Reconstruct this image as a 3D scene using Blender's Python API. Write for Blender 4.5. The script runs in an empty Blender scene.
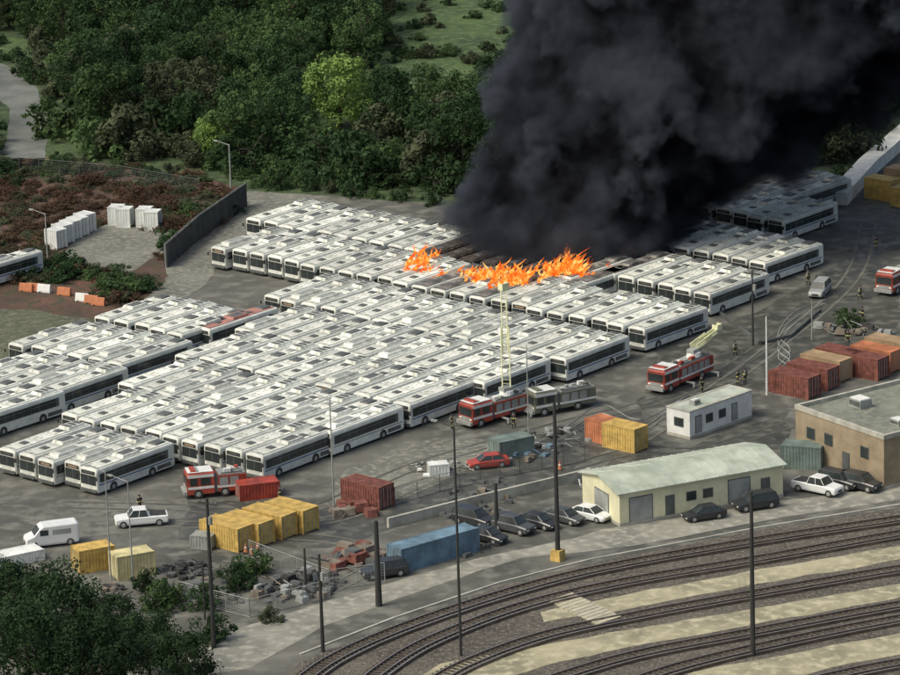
import bpy, math, random, bmesh
from mathutils import Vector, Matrix, noise
R=random.Random(7)
# ------------------------------------------------------------------ camera / site survey
H=143.0; TH=math.radians(16.0); PH=math.radians(1.8); FPX=4281.0
f0=Vector((0,math.cos(TH),-math.sin(TH))); r0=Vector((1,0,0)); u0=Vector((0,math.sin(TH),math.cos(TH)))
cr=r0*math.cos(PH)-u0*math.sin(PH); cu=r0*math.sin(PH)+u0*math.cos(PH)
def ray(px,py): return f0*FPX+cr*(px-450)-cu*(py-337.5)
def G(px,py,z=0.0):
    d=ray(px,py); t=(z-H)/d.z
    return Vector((d.x*t,d.y*t,z))
def P(x,y,z=0.0):
    v=Vector((x,y,z-H)); k=v.dot(f0)
    return 450+FPX*v.dot(cr)/k, 337.5-FPX*v.dot(cu)/k
sc=bpy.context.scene
cd=bpy.data.cameras.new("camera"); cam=bpy.data.objects.new("camera",cd); sc.collection.objects.link(cam)
cd.sensor_width=36; cd.lens=36*FPX/900; cd.clip_start=1; cd.clip_end=8000
M=Matrix.Identity(4)
for i in range(3):
    M[i][0]=cr[i]; M[i][1]=cu[i]; M[i][2]=-f0[i]
M[2][3]=H; cam.matrix_world=M; sc.camera=cam
# ------------------------------------------------------------------ light
SE=math.radians(52); SAZ=math.radians(-115)
w=bpy.data.worlds.new("World"); sc.world=w; w.use_nodes=True
nt=w.node_tree; bg=nt.nodes["Background"]; sky=nt.nodes.new("ShaderNodeTexSky")
sky.sky_type='NISHITA'; sky.sun_disc=False; sky.sun_elevation=SE; sky.sun_rotation=SAZ
sky.dust_density=6.0; sky.air_density=1.0; sky.ozone_density=.4
nt.links.new(sky.outputs[0],bg.inputs[0]); bg.inputs[1].default_value=0.145
sd=bpy.data.lights.new("sun",'SUN'); sun=bpy.data.objects.new("sun",sd); sc.collection.objects.link(sun)
sd.energy=1.8; sd.angle=math.radians(20); sd.color=(1,.95,.82)
sdir=Vector((math.sin(SAZ)*math.cos(SE),math.cos(SAZ)*math.cos(SE),math.sin(SE)))
sun.rotation_euler=sdir.to_track_quat('Z','Y').to_euler()
try:
    sc.view_settings.view_transform='Standard'; sc.view_settings.look='None'; sc.view_settings.exposure=0
except Exception: pass
# ------------------------------------------------------------------ materials
def mk(name,c,rough=.6,var=.2,scale=.6,metal=0,bump=0,c2=None,c3=None,scale2=None,rnd=0):
    m=bpy.data.materials.new(name); m.use_nodes=True; n=m.node_tree.nodes; l=m.node_tree.links
    b=n["Principled BSDF"]; b.inputs["Roughness"].default_value=rough; b.inputs["Metallic"].default_value=metal
    tc=n.new("ShaderNodeTexCoord"); no=n.new("ShaderNodeTexNoise"); no.inputs["Scale"].default_value=scale; no.inputs["Detail"].default_value=7
    no.inputs["Roughness"].default_value=.62
    l.new(tc.outputs["Object"],no.inputs["Vector"])
    cr_=n.new("ShaderNodeValToRGB"); l.new(no.outputs["Fac"],cr_.inputs[0])
    e=cr_.color_ramp.elements
    lo=c2 if c2 else tuple(x*(1-var) for x in c); hi=c if c2 else tuple(min(1,x*(1+var)) for x in c)
    e[0].position=.36; e[0].color=(*lo,1); e[1].position=.62; e[1].color=(*hi,1)
    out=cr_.outputs[0]
    if c3:
        n2=n.new("ShaderNodeTexNoise"); n2.inputs["Scale"].default_value=scale2 or scale*6; n2.inputs["Detail"].default_value=5
        l.new(tc.outputs["Object"],n2.inputs["Vector"])
        r2=n.new("ShaderNodeValToRGB"); r2.color_ramp.elements[0].position=.48; r2.color_ramp.elements[1].position=.66
        l.new(n2.outputs["Fac"],r2.inputs[0])
        mx=n.new("ShaderNodeMixRGB"); l.new(r2.outputs[0],mx.inputs[0]); l.new(out,mx.inputs[1]); mx.inputs[2].default_value=(*c3,1); out=mx.outputs[0]
    if rnd:
        oi=n.new("ShaderNodeObjectInfo"); mr=n.new("ShaderNodeMapRange"); mr.inputs[3].default_value=1-rnd; mr.inputs[4].default_value=1+rnd*.6
        l.new(oi.outputs["Random"],mr.inputs[0])
        hs=n.new("ShaderNodeHueSaturation"); l.new(mr.outputs[0],hs.inputs["Value"]); l.new(out,hs.inputs["Color"]); out=hs.outputs[0]
    l.new(out,b.inputs["Base Color"])
    if bump:
        bp=n.new("ShaderNodeBump"); bp.inputs["Strength"].default_value=bump; bp.inputs["Distance"].default_value=.3
        n3=n.new("ShaderNodeTexNoise"); n3.inputs["Scale"].default_value=scale*8 if not scale2 else scale2*2; n3.inputs["Detail"].default_value=4
        l.new(tc.outputs["Object"],n3.inputs["Vector"])
        l.new(n3.outputs["Fac"],bp.inputs["Height"]); l.new(bp.outputs[0],b.inputs["Normal"])
    return m
def leafmat(name,a,b2,rnd=.35):
    m=mk(name,a,rough=.8,c2=b2,scale=.5,rnd=rnd)
    n=m.node_tree.nodes; l=m.node_tree.links; b=n["Principled BSDF"]; b.inputs["Specular IOR Level"].default_value=.15
    tr=n.new("ShaderNodeBsdfTranslucent"); mx=n.new("ShaderNodeMixShader"); mx.inputs[0].default_value=.25
    src=b.inputs["Base Color"].links[0].from_socket
    l.new(src,tr.inputs[0]); l.new(b.outputs[0],mx.inputs[1]); l.new(tr.outputs[0],mx.inputs[2])
    l.new(mx.outputs[0],n["Material Output"].inputs[0]); return m
WHITE=mk("bus_white_paint",(.74,.77,.70),.45,c2=(.55,.58,.51),scale=.8,rnd=.16)
ROOFW=mk("bus_roof_paint",(.80,.83,.75),.65,c2=(.60,.63,.55),scale=.55,c3=(.38,.40,.33),scale2=1.9,rnd=.22)
GLASS=mk("dark_glass",(.035,.045,.045),.2,.3)
BLACK=mk("black_rubber",(.03,.03,.028),.8,.3)
DGREY=mk("dark_grey_metal",(.09,.10,.095),.6,.3)
GREY=mk("grey_metal",(.28,.30,.28),.5,.2)
BLUE=mk("blue_paint",(.05,.11,.25),.5,.2)
RED=mk("red_paint",(.30,.05,.03),.55,.35)
RUST=mk("rust_red_paint",(.17,.062,.045),.8,.4,scale=1.5)
ORG=mk("orange_paint",(.44,.17,.08),.75,.3)
YEL=mk("yellow_container_paint",(.50,.35,.10),.7,.25,scale=1.2)
TAN=mk("tan_paint",(.36,.26,.15),.8,.2)
CRM=mk("cream_wall",(.64,.63,.42),.8,.12,scale=.4)
BRN=mk("tan_brick",(.28,.23,.15),.85,.2,scale=.5)
WHT=mk("white_paint",(.68,.71,.67),.5,.12)
BLUC=mk("blue_grey_container",(.12,.20,.26),.75,.3)
GRNC=mk("grey_green_container",(.14,.19,.17),.75,.25)
ROOFG=mk("grey_roofing",(.16,.18,.14),.9,.25,scale=.3,c3=(.23,.24,.19),scale2=1.5)
ROOFW2=mk("pale_metal_roof",(.48,.53,.44),.6,c2=(.30,.35,.28),scale=.4)
CONC=mk("pale_concrete",(.38,.38,.32),.9,.25,scale=.5)
CHAR=mk("charred_metal",(.03,.028,.026),.95,c2=(.01,.01,.01),scale=2,c3=(.12,.09,.07),scale2=4)
LADY=mk("aerial_ladder_paint",(.70,.72,.45),.5,.1)
WOOD=mk("pole_wood",(.07,.06,.05),.9,.25)
COAT=mk("firefighter_coat",(.035,.032,.028),.9,.2)
BAND=mk("reflective_band",(.55,.6,.2),.5,.1)
SKIN=mk("skin",(.45,.28,.20),.6,.1)
CARS=[mk("car_black",(.03,.033,.036),.3,.2),mk("car_white",(.68,.71,.69),.35,.08),mk("car_dark_grey",(.07,.078,.08),.35,.2),mk("car_silver",(.3,.32,.32),.35,.1),mk("car_red",(.34,.05,.035),.4,.15)]
LAMPW=mk("lamp_lens",(.8,.8,.7),.2,.05)
# ------------------------------------------------------------------ mesh builder
class MB:
    def __init__(s): s.v=[];s.f=[];s.m=[];s.mats=[]
    def mi(s,mat):
        if mat not in s.mats: s.mats.append(mat)
        return s.mats.index(mat)
    def add(s,vs,fs,mat):
        k=len(s.v); s.v+= [tuple(x) for x in vs]; i=s.mi(mat)
        for f in fs: s.f.append([k+j for j in f]); s.m.append(i)
    def box(s,x0,x1,y0,y1,z0,z1,mat,tx=0,ty=0):
        vs=[(x0,y0,z0),(x1,y0,z0),(x1,y1,z0),(x0,y1,z0),(x0+tx,y0+ty,z1),(x1-tx,y0+ty,z1),(x1-tx,y1-ty,z1),(x0+tx,y1-ty,z1)]
        s.add(vs,[(3,2,1,0),(4,5,6,7),(0,1,5,4),(1,2,6,5),(2,3,7,6),(3,0,4,7)],mat)
    def cyl(s,a,b,r1,r2,mat,n=8):
        a=Vector(a);b=Vector(b);d=(b-a).normalized(); q=d.to_track_quat('Z','Y')
        vs=[]
        for c,r in((a,r1),(b,r2)):
            for i in range(n):
                t=2*math.pi*i/n; vs.append(c+q@Vector((math.cos(t)*r,math.sin(t)*r,0)))
        fs=[(i,(i+1)%n,n+(i+1)%n,n+i) for i in range(n)]+[tuple(range(n-1,-1,-1)),tuple(range(n,2*n))]
        s.add(vs,fs,mat)
    def loft(s,secs,mat,close=True):
        n=len(secs[0]); vs=[p for q in secs for p in q]; fs=[]
        for k in range(len(secs)-1):
            for i in range(n):
                j=(i+1)%n; fs.append((k*n+i,k*n+j,(k+1)*n+j,(k+1)*n+i))
        if close: fs.append(tuple(range(n-1,-1,-1))); fs.append(tuple(range((len(secs)-1)*n,len(secs)*n)))
        s.add(vs,fs,mat)
    def mesh(s,name):
        me=bpy.data.meshes.new(name); me.from_pydata(s.v,[],s.f)
        for m in s.mats: me.materials.append(m)
        me.polygons.foreach_set("material_index",s.m); me.update()
        bm=bmesh.new(); bm.from_mesh(me); bmesh.ops.recalc_face_normals(bm,faces=bm.faces); bm.to_mesh(me); bm.free()
        return me
def put(name,me,loc=(0,0,0),rz=0,sc_=1,bev=0,parent=None):
    if isinstance(me,MB): me=me.mesh(name)
    o=bpy.data.objects.new(name,me); sc.collection.objects.link(o); o.location=loc; o.rotation_euler=(0,0,rz)
    o.scale=(sc_,)*3 if not isinstance(sc_,tuple) else sc_
    if bev:
        b=o.modifiers.new("bevel",'BEVEL'); b.width=bev; b.segments=2; b.limit_method='ANGLE'
    if parent: o.parent=parent
    return o
AH=math.radians(49)
BH=AH-math.pi/2
# ------------------------------------------------------------------ ground zones
def densify(pts,step=1.6,amp=.5,seed=0):
    out=[]
    for i in range(len(pts)):
        a=pts[i];b=pts[(i+1)%len(pts)]; L=(b-a).length; n=max(1,min(200,int(L/step)))
        for k in range(n):
            p=a.lerp(b,k/n)
            o=noise.noise_vector(Vector((p.x*.25+seed,p.y*.25,3)))*amp+noise.noise_vector(Vector((p.x*.9+seed,p.y*.9,9)))*amp*.4
            out.append((p.x+o.x,p.y+o.y))
    return out
def zone(name,px,z,mat,amp=.5):
    pts=[G(*p) for p in px]; q=densify(pts,amp=amp,seed=len(name)) if amp else [(p.x,p.y) for p in pts]
    bm=bmesh.new(); vs=[bm.verts.new((x,y,z)) for x,y in q]; fc=bm.faces.new(vs)
    bmesh.ops.triangulate(bm,faces=bm.faces); bmesh.ops.recalc_face_normals(bm,faces=bm.faces)
    for f in bm.faces:
        f.normal_update()
        if f.normal.z<0: f.normal_flip()
    me=bpy.data.meshes.new(name); bm.to_mesh(me); bm.free(); me.materials.append(mat)
    return put(name,me)
gm=mk("forest_floor",(.055,.09,.032),.95,c2=(.022,.042,.018),scale=.08,c3=(.08,.115,.04),scale2=.6,bump=1)
b=MB(); b.add([(-3000,-500,0),(3000,-500,0),(3000,6000,0),(-3000,6000,0)],[(0,1,2,3)],gm); put("ground",b)
MEAD=mk("meadow_grass",(.065,.115,.036),.95,c2=(.026,.055,.02),scale=.12,c3=(.10,.145,.05),scale2=.7,bump=1)
ASPH=mk("asphalt_worn",(.12,.123,.104),.9,c2=(.045,.049,.042),scale=.07,c3=(.165,.168,.142),scale2=.4,bump=.3)
GRAV=mk("gravel",(.18,.19,.155),.95,c2=(.11,.115,.095),scale=.15,c3=(.24,.24,.20),scale2=1.2,bump=.5)
EARTH=mk("red_earth",(.125,.065,.045),.95,c2=(.05,.036,.024),scale=.12,c3=(.05,.055,.028),scale2=.6,bump=1)
WEED=mk("weedy_ground",(.10,.115,.065),.95,c2=(.05,.06,.035),scale=.12,c3=(.15,.15,.11),scale2=1.0,bump=.6)
ROADM=mk("pale_road",(.27,.27,.22),.9,c2=(.16,.165,.14),scale=.15,c3=(.34,.34,.28),scale2=.9)
BALL=mk("track_ballast",(.12,.11,.088),.95,c2=(.06,.055,.045),scale=.16,c3=(.18,.165,.13),scale2=2,bump=1)
BEIG=mk("sandy_strip",(.37,.345,.225),.95,c2=(.20,.195,.13),scale=.15,c3=(.44,.41,.28),scale2=.8,bump=.4)
HG=mk("hill_grass",(.045,.075,.036),.95,c2=(.026,.045,.025),scale=.1,c3=(.06,.09,.038),scale2=.6,bump=1)
zone("meadow",[(372,60),(400,0),(500,-60),(620,-60),(560,60),(500,150),(450,150),(385,92)],.01,MEAD,2)
zone("hillside_grass",[(640,195),(700,120),(900,60),(1000,40),(1000,120),(890,130),(840,185),(760,180),(700,190)],.012,HG,1.5)
zone("clearing",[(-40,30),(60,45),(120,75),(90,110),(60,90),(20,55),(-40,50)],.014,MEAD,1)
zone("yard_pavement",[(-150,290),(60,318),(110,318),(180,262),(235,215),(250,192),(330,196),(450,205),(650,212),(700,178),(840,186),(890,150),(1100,120),(1150,720),(-200,720)],.02,ASPH,.8)
zone("earth_bank",[(-80,160),(60,158),(150,170),(246,188),(238,212),(190,250),(150,300),(100,322),(40,316),(-80,300)],.03,EARTH,.8)
zone("storage_pad",[(60,262),(75,238),(110,224),(168,232),(168,250),(128,274)],.04,GRAV,.4)
zone("gravel_lane",[(248,191),(332,197),(285,218),(258,232),(215,262),(208,285),(150,318),(60,356),(-60,400),(-60,380),(40,345),(120,318),(168,280),(165,262),(235,218)],.045,GRAV,.6)
zone("weedy_verge",[(-60,305),(40,312),(108,322),(100,335),(30,360),(-60,392)],.05,WEED,.8)
zone("footpath",[(-40,52),(8,66),(38,90),(48,125),(44,170),(-10,165),(8,135),(10,110),(-10,90),(-40,80)],.03,mk("path_surface",(.13,.145,.13),.9,.3,scale=.15),.4)
zone("access_road",[(1100,478),(900,500),(780,518),(640,545),(585,552),(520,558),(400,598),(320,628),(250,668),(60,700),(150,665),(240,628),(330,600),(385,585),(470,560),(575,538),(600,530),(790,500),(900,486),(1100,455)],.03,ROADM,.25)
zone("railway_bed",[(1150,490),(900,508),(760,530),(600,562),(500,586),(400,622),(300,662),(240,720),(1200,760)],.035,BALL,.3)
for i,q in enumerate([[(1000,533),(900,546),(760,570),(620,596),(540,612),(545,622),(625,610),(760,584),(900,560),(1000,546)],
          [(1000,572),(900,584),(760,608),(640,628),(520,650),(440,664),(400,690),(470,690),(560,662),(650,644),(760,624),(900,598),(1000,586)],
          [(1000,620),(900,634),(800,652),(690,672),(640,700),(760,690),(830,668),(900,654),(1000,640)]]):
    zone("sandy_strip",q,.045,BEIG,.45)
b=MB(); c0=G(548,602); c1=G(572,594); c2_=G(622,618); dv=c2_-c1; wv=c0-c1
BOARD=mk("crossing_boards",(.40,.38,.28),.9,.2,scale=1)
for i in range(12):
    a=c1+dv*(i/12); c=c1+dv*((i+.86)/12)
    vs=[a,c,c+wv,a+wv]; b.add([v+Vector((0,0,.06)) for v in vs]+[v+Vector((0,0,.17)) for v in vs],[(4,5,6,7),(0,1,5,4),(1,2,6,5),(2,3,7,6),(3,0,4,7)],BOARD)
put("track_crossing",b)
DAMP=mk("damp_asphalt",(.072,.077,.065),.6,c2=(.036,.04,.035),scale=.2,c3=(.13,.13,.11),scale2=.6)
zone("damp_pavement",[(170,500),(330,508),(400,470),(520,440),(640,410),(650,430),(560,475),(420,520),(330,550),(180,540)],.03,DAMP,1)
zone("damp_pavement",[(660,350),(760,310),(880,240),(900,300),(900,350),(830,350),(740,395),(640,410)],.032,DAMP,1.2)
zone("damp_pavement",[(640,430),(690,445),(790,410),(790,470),(700,470),(600,475)],.033,DAMP,1)
zone("dusty_pavement",[(340,470),(430,440),(500,440),(470,470),(400,500),(330,505)],.036,GRAV,1.2)
zone("dusty_pavement",[(60,500),(190,500),(185,520),(90,545),(20,520)],.036,mk("dust",(.17,.175,.15),.95,c2=(.10,.105,.09),scale=.2,c3=(.08,.08,.07),scale2=.9),1.2)
def strip_curve(px,n=12):
    pts=[G(*p) for p in px]; P4=[pts[0]*2-pts[1]]+pts+[pts[-1]*2-pts[-2]]; out=[]
    for i in range(1,len(P4)-2):
        p0,p1,p2,p3=P4[i-1:i+3]
        for k in range(n):
            t=k/n
            out.append(.5*((2*p1)+(p2-p0)*t+(2*p0-5*p1+4*p2-p3)*t*t+(3*p1-p0-3*p2+p3)*t**3))
    out.append(pts[-1]); return out
b=MB(); TM1=mk("tyre_mark_dark",(.06,.062,.053),.8,c2=(.10,.104,.09),scale=.3); TM2=mk("tyre_mark_pale",(.15,.155,.13),.9,c2=(.09,.093,.08),scale=.3)
zz=.052
for px,m in (([(110,520),(200,525),(330,520),(430,480),(540,450)],TM2),([(60,505),(180,508),(300,512),(420,465),(560,425),(700,385),(830,300)],TM1),([(640,440),(700,400),(770,350),(850,280),(870,220)],TM2),([(560,470),(640,450),(700,450),(790,425)],TM1),([(230,535),(330,540),(380,560),(330,590)],TM2)):
    c=strip_curve(px,10)
    for o in(-1.0,1.0):
        zz+=.002; L=[]
        for i,p in enumerate(c):
            t=(c[min(i+1,len(c)-1)]-c[max(i-1,0)]).normalized(); nn=Vector((-t.y,t.x,0)); L.append((p+nn*(o-.2)+Vector((0,0,zz)),p+nn*(o+.2)+Vector((0,0,zz))))
        for i in range(len(L)-1): b.add([L[i][0],L[i+1][0],L[i+1][1],L[i][1]],[(0,1,2,3)],m)
put("tyre_marks",b)
RAILM=mk("rail_steel",(.13,.10,.08),.5,.3,metal=.3)
RAILT=mk("rail_top",(.33,.32,.29),.35,.1,metal=.6)
SLP=mk("sleeper_wood",(.06,.05,.04),.95,.3,scale=2)
def track(px):
    c=strip_curve(px); b=MB()
    def off(o):
        r=[]
        for i,p in enumerate(c):
            t=(c[min(i+1,len(c)-1)]-c[max(i-1,0)]).normalized(); r.append((p+Vector((-t.y,t.x,0))*o,t))
        return r
    for o,ww,zt in((-.75,.07,.30),(.75,.07,.30),(1.5,.09,.34)):
        q=off(o)
        secs=[]
        for p,t in q:
            nn=Vector((-t.y,t.x,0))*ww
            secs.append([p-nn+Vector((0,0,.12)),p+nn+Vector((0,0,.12)),p+nn+Vector((0,0,zt)),p-nn+Vector((0,0,zt))])
        b.loft(secs,RAILM)
        secs=[[s[3]+Vector((0,0,.002)),s[2]+Vector((0,0,.002)),s[2]+Vector((0,0,.015)),s[3]+Vector((0,0,.015))] for s in secs]
        b.loft(secs,RAILT)
    acc=0
    for i in range(len(c)-1):
        a,d=c[i],c[i+1]-c[i]; L=d.length; t=d/L; nn=Vector((-t.y,t.x,0))
        while acc<L:
            p=a+t*acc; vs=[]
            for z in(.06,.16):
                for sx,sy in((-1,-1),(1,-1),(1,1),(-1,1)): vs.append(p+t*(.13*sx)+nn*(1.3*sy)+Vector((0,0,z)))
            b.add(vs,[(4,5,6,7),(0,1,5,4),(1,2,6,5),(2,3,7,6),(3,0,4,7)],SLP); acc+=.7
        acc-=L
    put("railway_track",b)
track([(1000,506),(900,520),(750,543),(600,570),(500,596),(400,630),(330,662),(280,700)])
track([(1000,521),(900,535),(760,560),(620,584),(520,608),(430,642),(380,672),(350,700)])
track([(1000,557),(900,570),(760,594),(640,616),(540,638),(460,668),(410,700)])
track([(1000,592),(900,606),(760,632),(640,655),(560,678),(500,700)])
track([(1000,606),(900,620),(780,644),(680,668),(600,695)])
track([(1000,650),(900,664),(840,676),(760,695)])
def wall(name,px,h,th,mat,posts=0,pm=None,z0=0):
    b=MB(); pts=[G(*p) for p in px]
    for i in range(len(pts)-1):
        a,c=pts[i],pts[i+1]; t=(c-a).normalized(); n=Vector((-t.y,t.x,0))*th/2
        vs=[a-n,c-n,c+n,a+n]; vs=[v+Vector((0,0,z0)) for v in vs]+[v+Vector((0,0,h)) for v in vs]
        b.add(vs,[(3,2,1,0),(4,5,6,7),(0,1,5,4),(1,2,6,5),(2,3,7,6),(3,0,4,7)],mat)
        if posts:
            L=(c-a).length; k=max(1,int(L/posts))
            for j in range(k+1):
                p=a+(c-a)*j/k; b.cyl(p,p+Vector((0,0,h+.1)),.07,.07,pm or GREY,6)
    return put(name,b)
wall("road_kerb",[(1000,490),(900,505),(760,528),(590,560),(500,583),(395,618),(300,655)],.14,.25,CONC)
def fence(name,px,h=2.2,post=2.5,mat=GREY):
    b=MB(); pts=[G(*p) for p in px]
    for i in range(len(pts)-1):
        a,c=pts[i],pts[i+1]; L=(c-a).length; k=max(1,int(L/post))
        for j in range(k+1):
            p=a+(c-a)*j/k; b.cyl(p,p+Vector((0,0,h)),.045,.045,mat,5)
        for q in range(9):
            z=.1+q*(h-.15)/8; r=.035 if q in(0,8) else .012
            b.cyl(a+Vector((0,0,z)),c+Vector((0,0,z)),r,r,mat,4)
        m=int(L/.35)
        for j in range(m):
            p=a+(c-a)*j/m; b.cyl(p+Vector((0,0,.1)),p+Vector((0,0,h-.05)),.01,.01,mat,3)
    return put(name,b)
wall("concrete_barrier_wall",[(388,528),(470,507),(590,478)],1.1,.35,CONC)
fence("chain_link_fence",[(250,560),(330,590),(385,583)])
fence("chain_link_fence",[(180,600),(250,618),(330,598)],2.0)
fence("chain_link_fence",[(395,505),(440,492),(520,474),(585,462)],2.0,2.5,DGREY)
DWALL=mk("dark_retaining_wall",(.06,.065,.06),.9,.3)
wall("retaining_wall",[(166,268),(200,238),(246,206)],3.2,.4,DWALL,3,GREY)
fence("chain_link_fence",[(0,172),(120,182),(200,196)],2.4,3,DGREY)
wall("overpass_parapet",[(838,205),(868,172),(900,144),(960,94)],1.8,2.6,mk("whitewashed_concrete",(.62,.64,.58),.8,.15))
wall("jersey_barrier",[(700,300),(760,345),(790,338),(820,312)],.45,.3,DGREY)
# ------------------------------------------------------------------ buses
def section(x,w,z0,zt,r=.28):
    pts=[(-w,z0),(-w,zt-r),(-w+.07,zt-r*.35),(-w+r,zt-.03),(0,zt+.03),(w-r,zt-.03),(w-.07,zt-r*.35),(w,zt-r),(w,z0)]
    return [(x,y,z) for y,z in pts]
def bus_mesh(name,kind=0,body=None,roof=None,stripe=None):
    b=MB(); body=body or WHITE; roof=roof or ROOFW; char=body is CHAR
    b.loft([section(.0,1.2,.5,2.80),section(.10,1.29,.34,2.98),section(.4,1.3,.34,3.0),section(11.9,1.3,.34,3.0),section(12.2,1.26,.4,2.92)],body)
    b.box(.35,11.8,-1.0,1.0,3.0,3.045,roof)
    g=GLASS if not char else CHAR
    for s in(-1,1):
        y0,y1=(1.302,1.315) if s>0 else(-1.315,-1.302)
        b.box(.42,11.2,y0,y1,1.42,2.42,DGREY if not char else CHAR)
        y0,y1=(1.317,1.325) if s>0 else(-1.325,-1.317)
        xs=.55
        for i in range(8):
            L=1.22
            if i==0: L=.95
            b.box(xs,xs+L,y0,y1,1.50,2.34,g)
            if i>0: b.box(xs,xs+L,y0*1.004,y1*1.004,2.06,2.09,GREY)
            xs+=L+.1
        if s>0: b.box(.5,1.45,1.33,1.34,.5,2.35,g); b.box(6.2,7.5,1.33,1.34,.5,2.35,g)
        if stripe: b.box(.3,11.9,(1.302 if s>0 else -1.309),(1.309 if s>0 else -1.302),1.12,1.26,stripe)
        b.box(9.4,11.6,(1.303 if s>0 else -1.311),(1.311 if s>0 else -1.303),.5,.95,DGREY)
        for wx in(2.5,8.6):
            b.cyl((wx,s*1.31,.5),(wx,s*1.29,.5),.60,.60,DGREY,14)
            b.cyl((wx,s*1.34,.5),(wx,s*1.0,.5),.5,.5,BLACK,14); b.cyl((wx,s*1.355,.5),(wx,s*1.34,.5),.24,.26,GREY,8)
    b.box(-.03,.0,-1.12,1.12,1.15,2.22,g); b.box(-.04,-.031,-.03,.03,1.15,2.22,DGREY)
    b.box(-.03,.03,-1.0,1.0,2.32,2.72,BLACK); b.box(-.034,-.031,-.7,.7,2.42,2.62,TAN if kind==1 else DGREY)
    b.box(-.14,.02,-1.2,1.2,.36,.68,DGREY)
    for s in(-1,1):
        b.box(-.035,-.005,s*.98-.16,s*.98+.16,.75,.92,LAMPW); b.cyl((.1,s*1.3,2.3),(-.3,s*1.5,2.2),.03,.03,BLACK,4); b.box(-.38,-.26,s*1.5-.1,s*1.5+.1,1.85,2.25,BLACK)
    b.box(12.2,12.23,-1.0,1.0,1.9,2.6,g); b.box(12.2,12.24,-1.05,1.05,.6,1.6,DGREY)
    if kind in(0,1,3):
        b.box(8.9,11.5,-.85,.85,3.05,3.32,roof,.12,.1)
        for i in range(3): b.box(9.15+i*.78,9.75+i*.78,-.62,.62,3.322,3.34,DGREY)
    if kind==1:
        b.box(1.2,5.6,-.8,.8,3.05,3.36,roof,.25,.12); b.box(2,4.8,-.5,.5,3.362,3.375,GREY)
    if kind==2:
        b.box(4.6,7.4,-.9,.9,3.05,3.30,roof,.2,.1); b.box(5.0,7.0,-.6,.6,3.302,3.315,DGREY); b.box(10,11.6,-.7,.7,3.05,3.2,DGREY,.1,.1)
    if kind==3: b.box(5.2,6.6,-.7,.7,3.05,3.17,DGREY,.05,.05)
    for hx in((2.3,7.6) if kind!=1 else (7.0,)):
        b.box(hx,hx+.9,-.45,.45,3.05,3.13,DGREY if kind in(0,2) else GREY,.04,.04)
    b.box(.5,.6,-1.0,1.0,3.047,3.06,DGREY); b.box(8.3,8.4,-1.0,1.0,3.047,3.06,DGREY); b.box(4.3,4.36,-1.0,1.0,3.047,3.056,GREY)
    return b.mesh(name)
BM=[bus_mesh("city_bus_a",0,stripe=BLUE),bus_mesh("city_bus_b",1,stripe=GREY),bus_mesh("city_bus_c",2,stripe=BLUE),bus_mesh("city_bus_d",3)]
BCHAR=bus_mesh("burnt_bus",0,CHAR,CHAR)
BREDR=bus_mesh("city_bus_red",2,None,mk("faded_red_roof",(.36,.17,.14),.8,.25))
BSOOT=bus_mesh("sooty_bus",0,None,mk("sooty_roof",(.34,.33,.29),.8,c2=(.08,.075,.07),scale=.5,c3=(.05,.05,.045),scale2=1.2))
def bus(p,rz,me=None,name="city_bus"):
    put(name,me or BM[R.choice([0,0,1,2,2,3])],(p.x,p.y,0.02),rz+math.radians(R.uniform(-1.2,1.2)))
av=Vector((math.cos(AH),math.sin(AH),0))
def column(start,end,head=AH,sp=3.08,burn=None,soot=None,skip=()):
    s=G(*start);e=G(*end); d=(s-e); L=d.length; d.normalize(); n=int(L/sp)+1
    for i in range(n):
        if i in skip: continue
        p=e+d*(sp*i+1.4+R.uniform(-.12,.12))+av*R.uniform(-.7,.4); px=P(p.x,p.y)[0]
        if burn and burn[0]<px<burn[1]: bus(p,head,BCHAR,"burnt_bus")
        elif soot and soot[0]<px<soot[1] and R.random()<.5: bus(p,head,BSOOT,"sooty_bus")
        else: bus(p,head)
column((-90,422),(-8,440)); column((-40,398),(57,417)); column((25,369),(123,389)); column((112,342),(188,358))
column((2,474),(102,496)); column((72,440),(268,482)); column((128,408),(336,457)); column((190,380),(411,431))
column((246,354),(488,407)); column((278,320),(568,384)); column((214,268),(648,353),soot=(400,480)); column((262,242),(590,306),burn=(425,560),soot=(400,580))
column((606,294),(711,318),soot=(590,620)); column((625,258),(768,286),burn=(0,635),soot=(0,660)); column((640,213),(782,244),soot=(0,660)); column((722,203),(800,217))
column((450,248),(600,276),burn=(0,900))
bus(G(-32,292),AH); bus(G(203,352),AH,BREDR)
# ------------------------------------------------------------------ containers and boxes
def container(px,py,head,L,mat,W=2.44,Ht=2.6,name="shipping_container",z=0.02):
    b=MB(); b.box(.06,L-.06,.06,W-.06,.12,Ht-.04,mat)
    for x in(0,L-.14):
        for y in(0,W-.14): b.box(x,x+.14,y,y+.14,0,Ht,mat)
    for y in(0.01,W-.13):
        b.box(.14,L-.14,y,y+.12,.0,.14,mat); b.box(.14,L-.14,y,y+.12,Ht-.12,Ht-.005,mat)
    k=int((L-.4)/.36)
    for i in range(k):
        x=.2+i*.36; b.box(x,x+.18,.02,.061,.16,Ht-.14,mat); b.box(x,x+.18,W-.061,W-.02,.16,Ht-.14,mat)
        b.box(x,x+.16,.15,W-.15,Ht-.04,Ht-.015,mat)
    for y in(.3,.8,1.4,1.9): b.cyl((.03,y,.15),(.03,y,Ht-.2),.03,.03,GREY,5); b.cyl((L-.03,y,.15),(L-.03,y,Ht-.2),.03,.03,GREY,5)
    b.box(.055,.062,W/2-.02,W/2+.02,.15,Ht-.15,DGREY)
    p=G(px,py); return put(name,b,(p.x,p.y,z),head)
for q in((200,543),(221,538),(243,531),(265,525)): container(*q,BH+math.radians(R.uniform(-2,2)),5.6,YEL)
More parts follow.
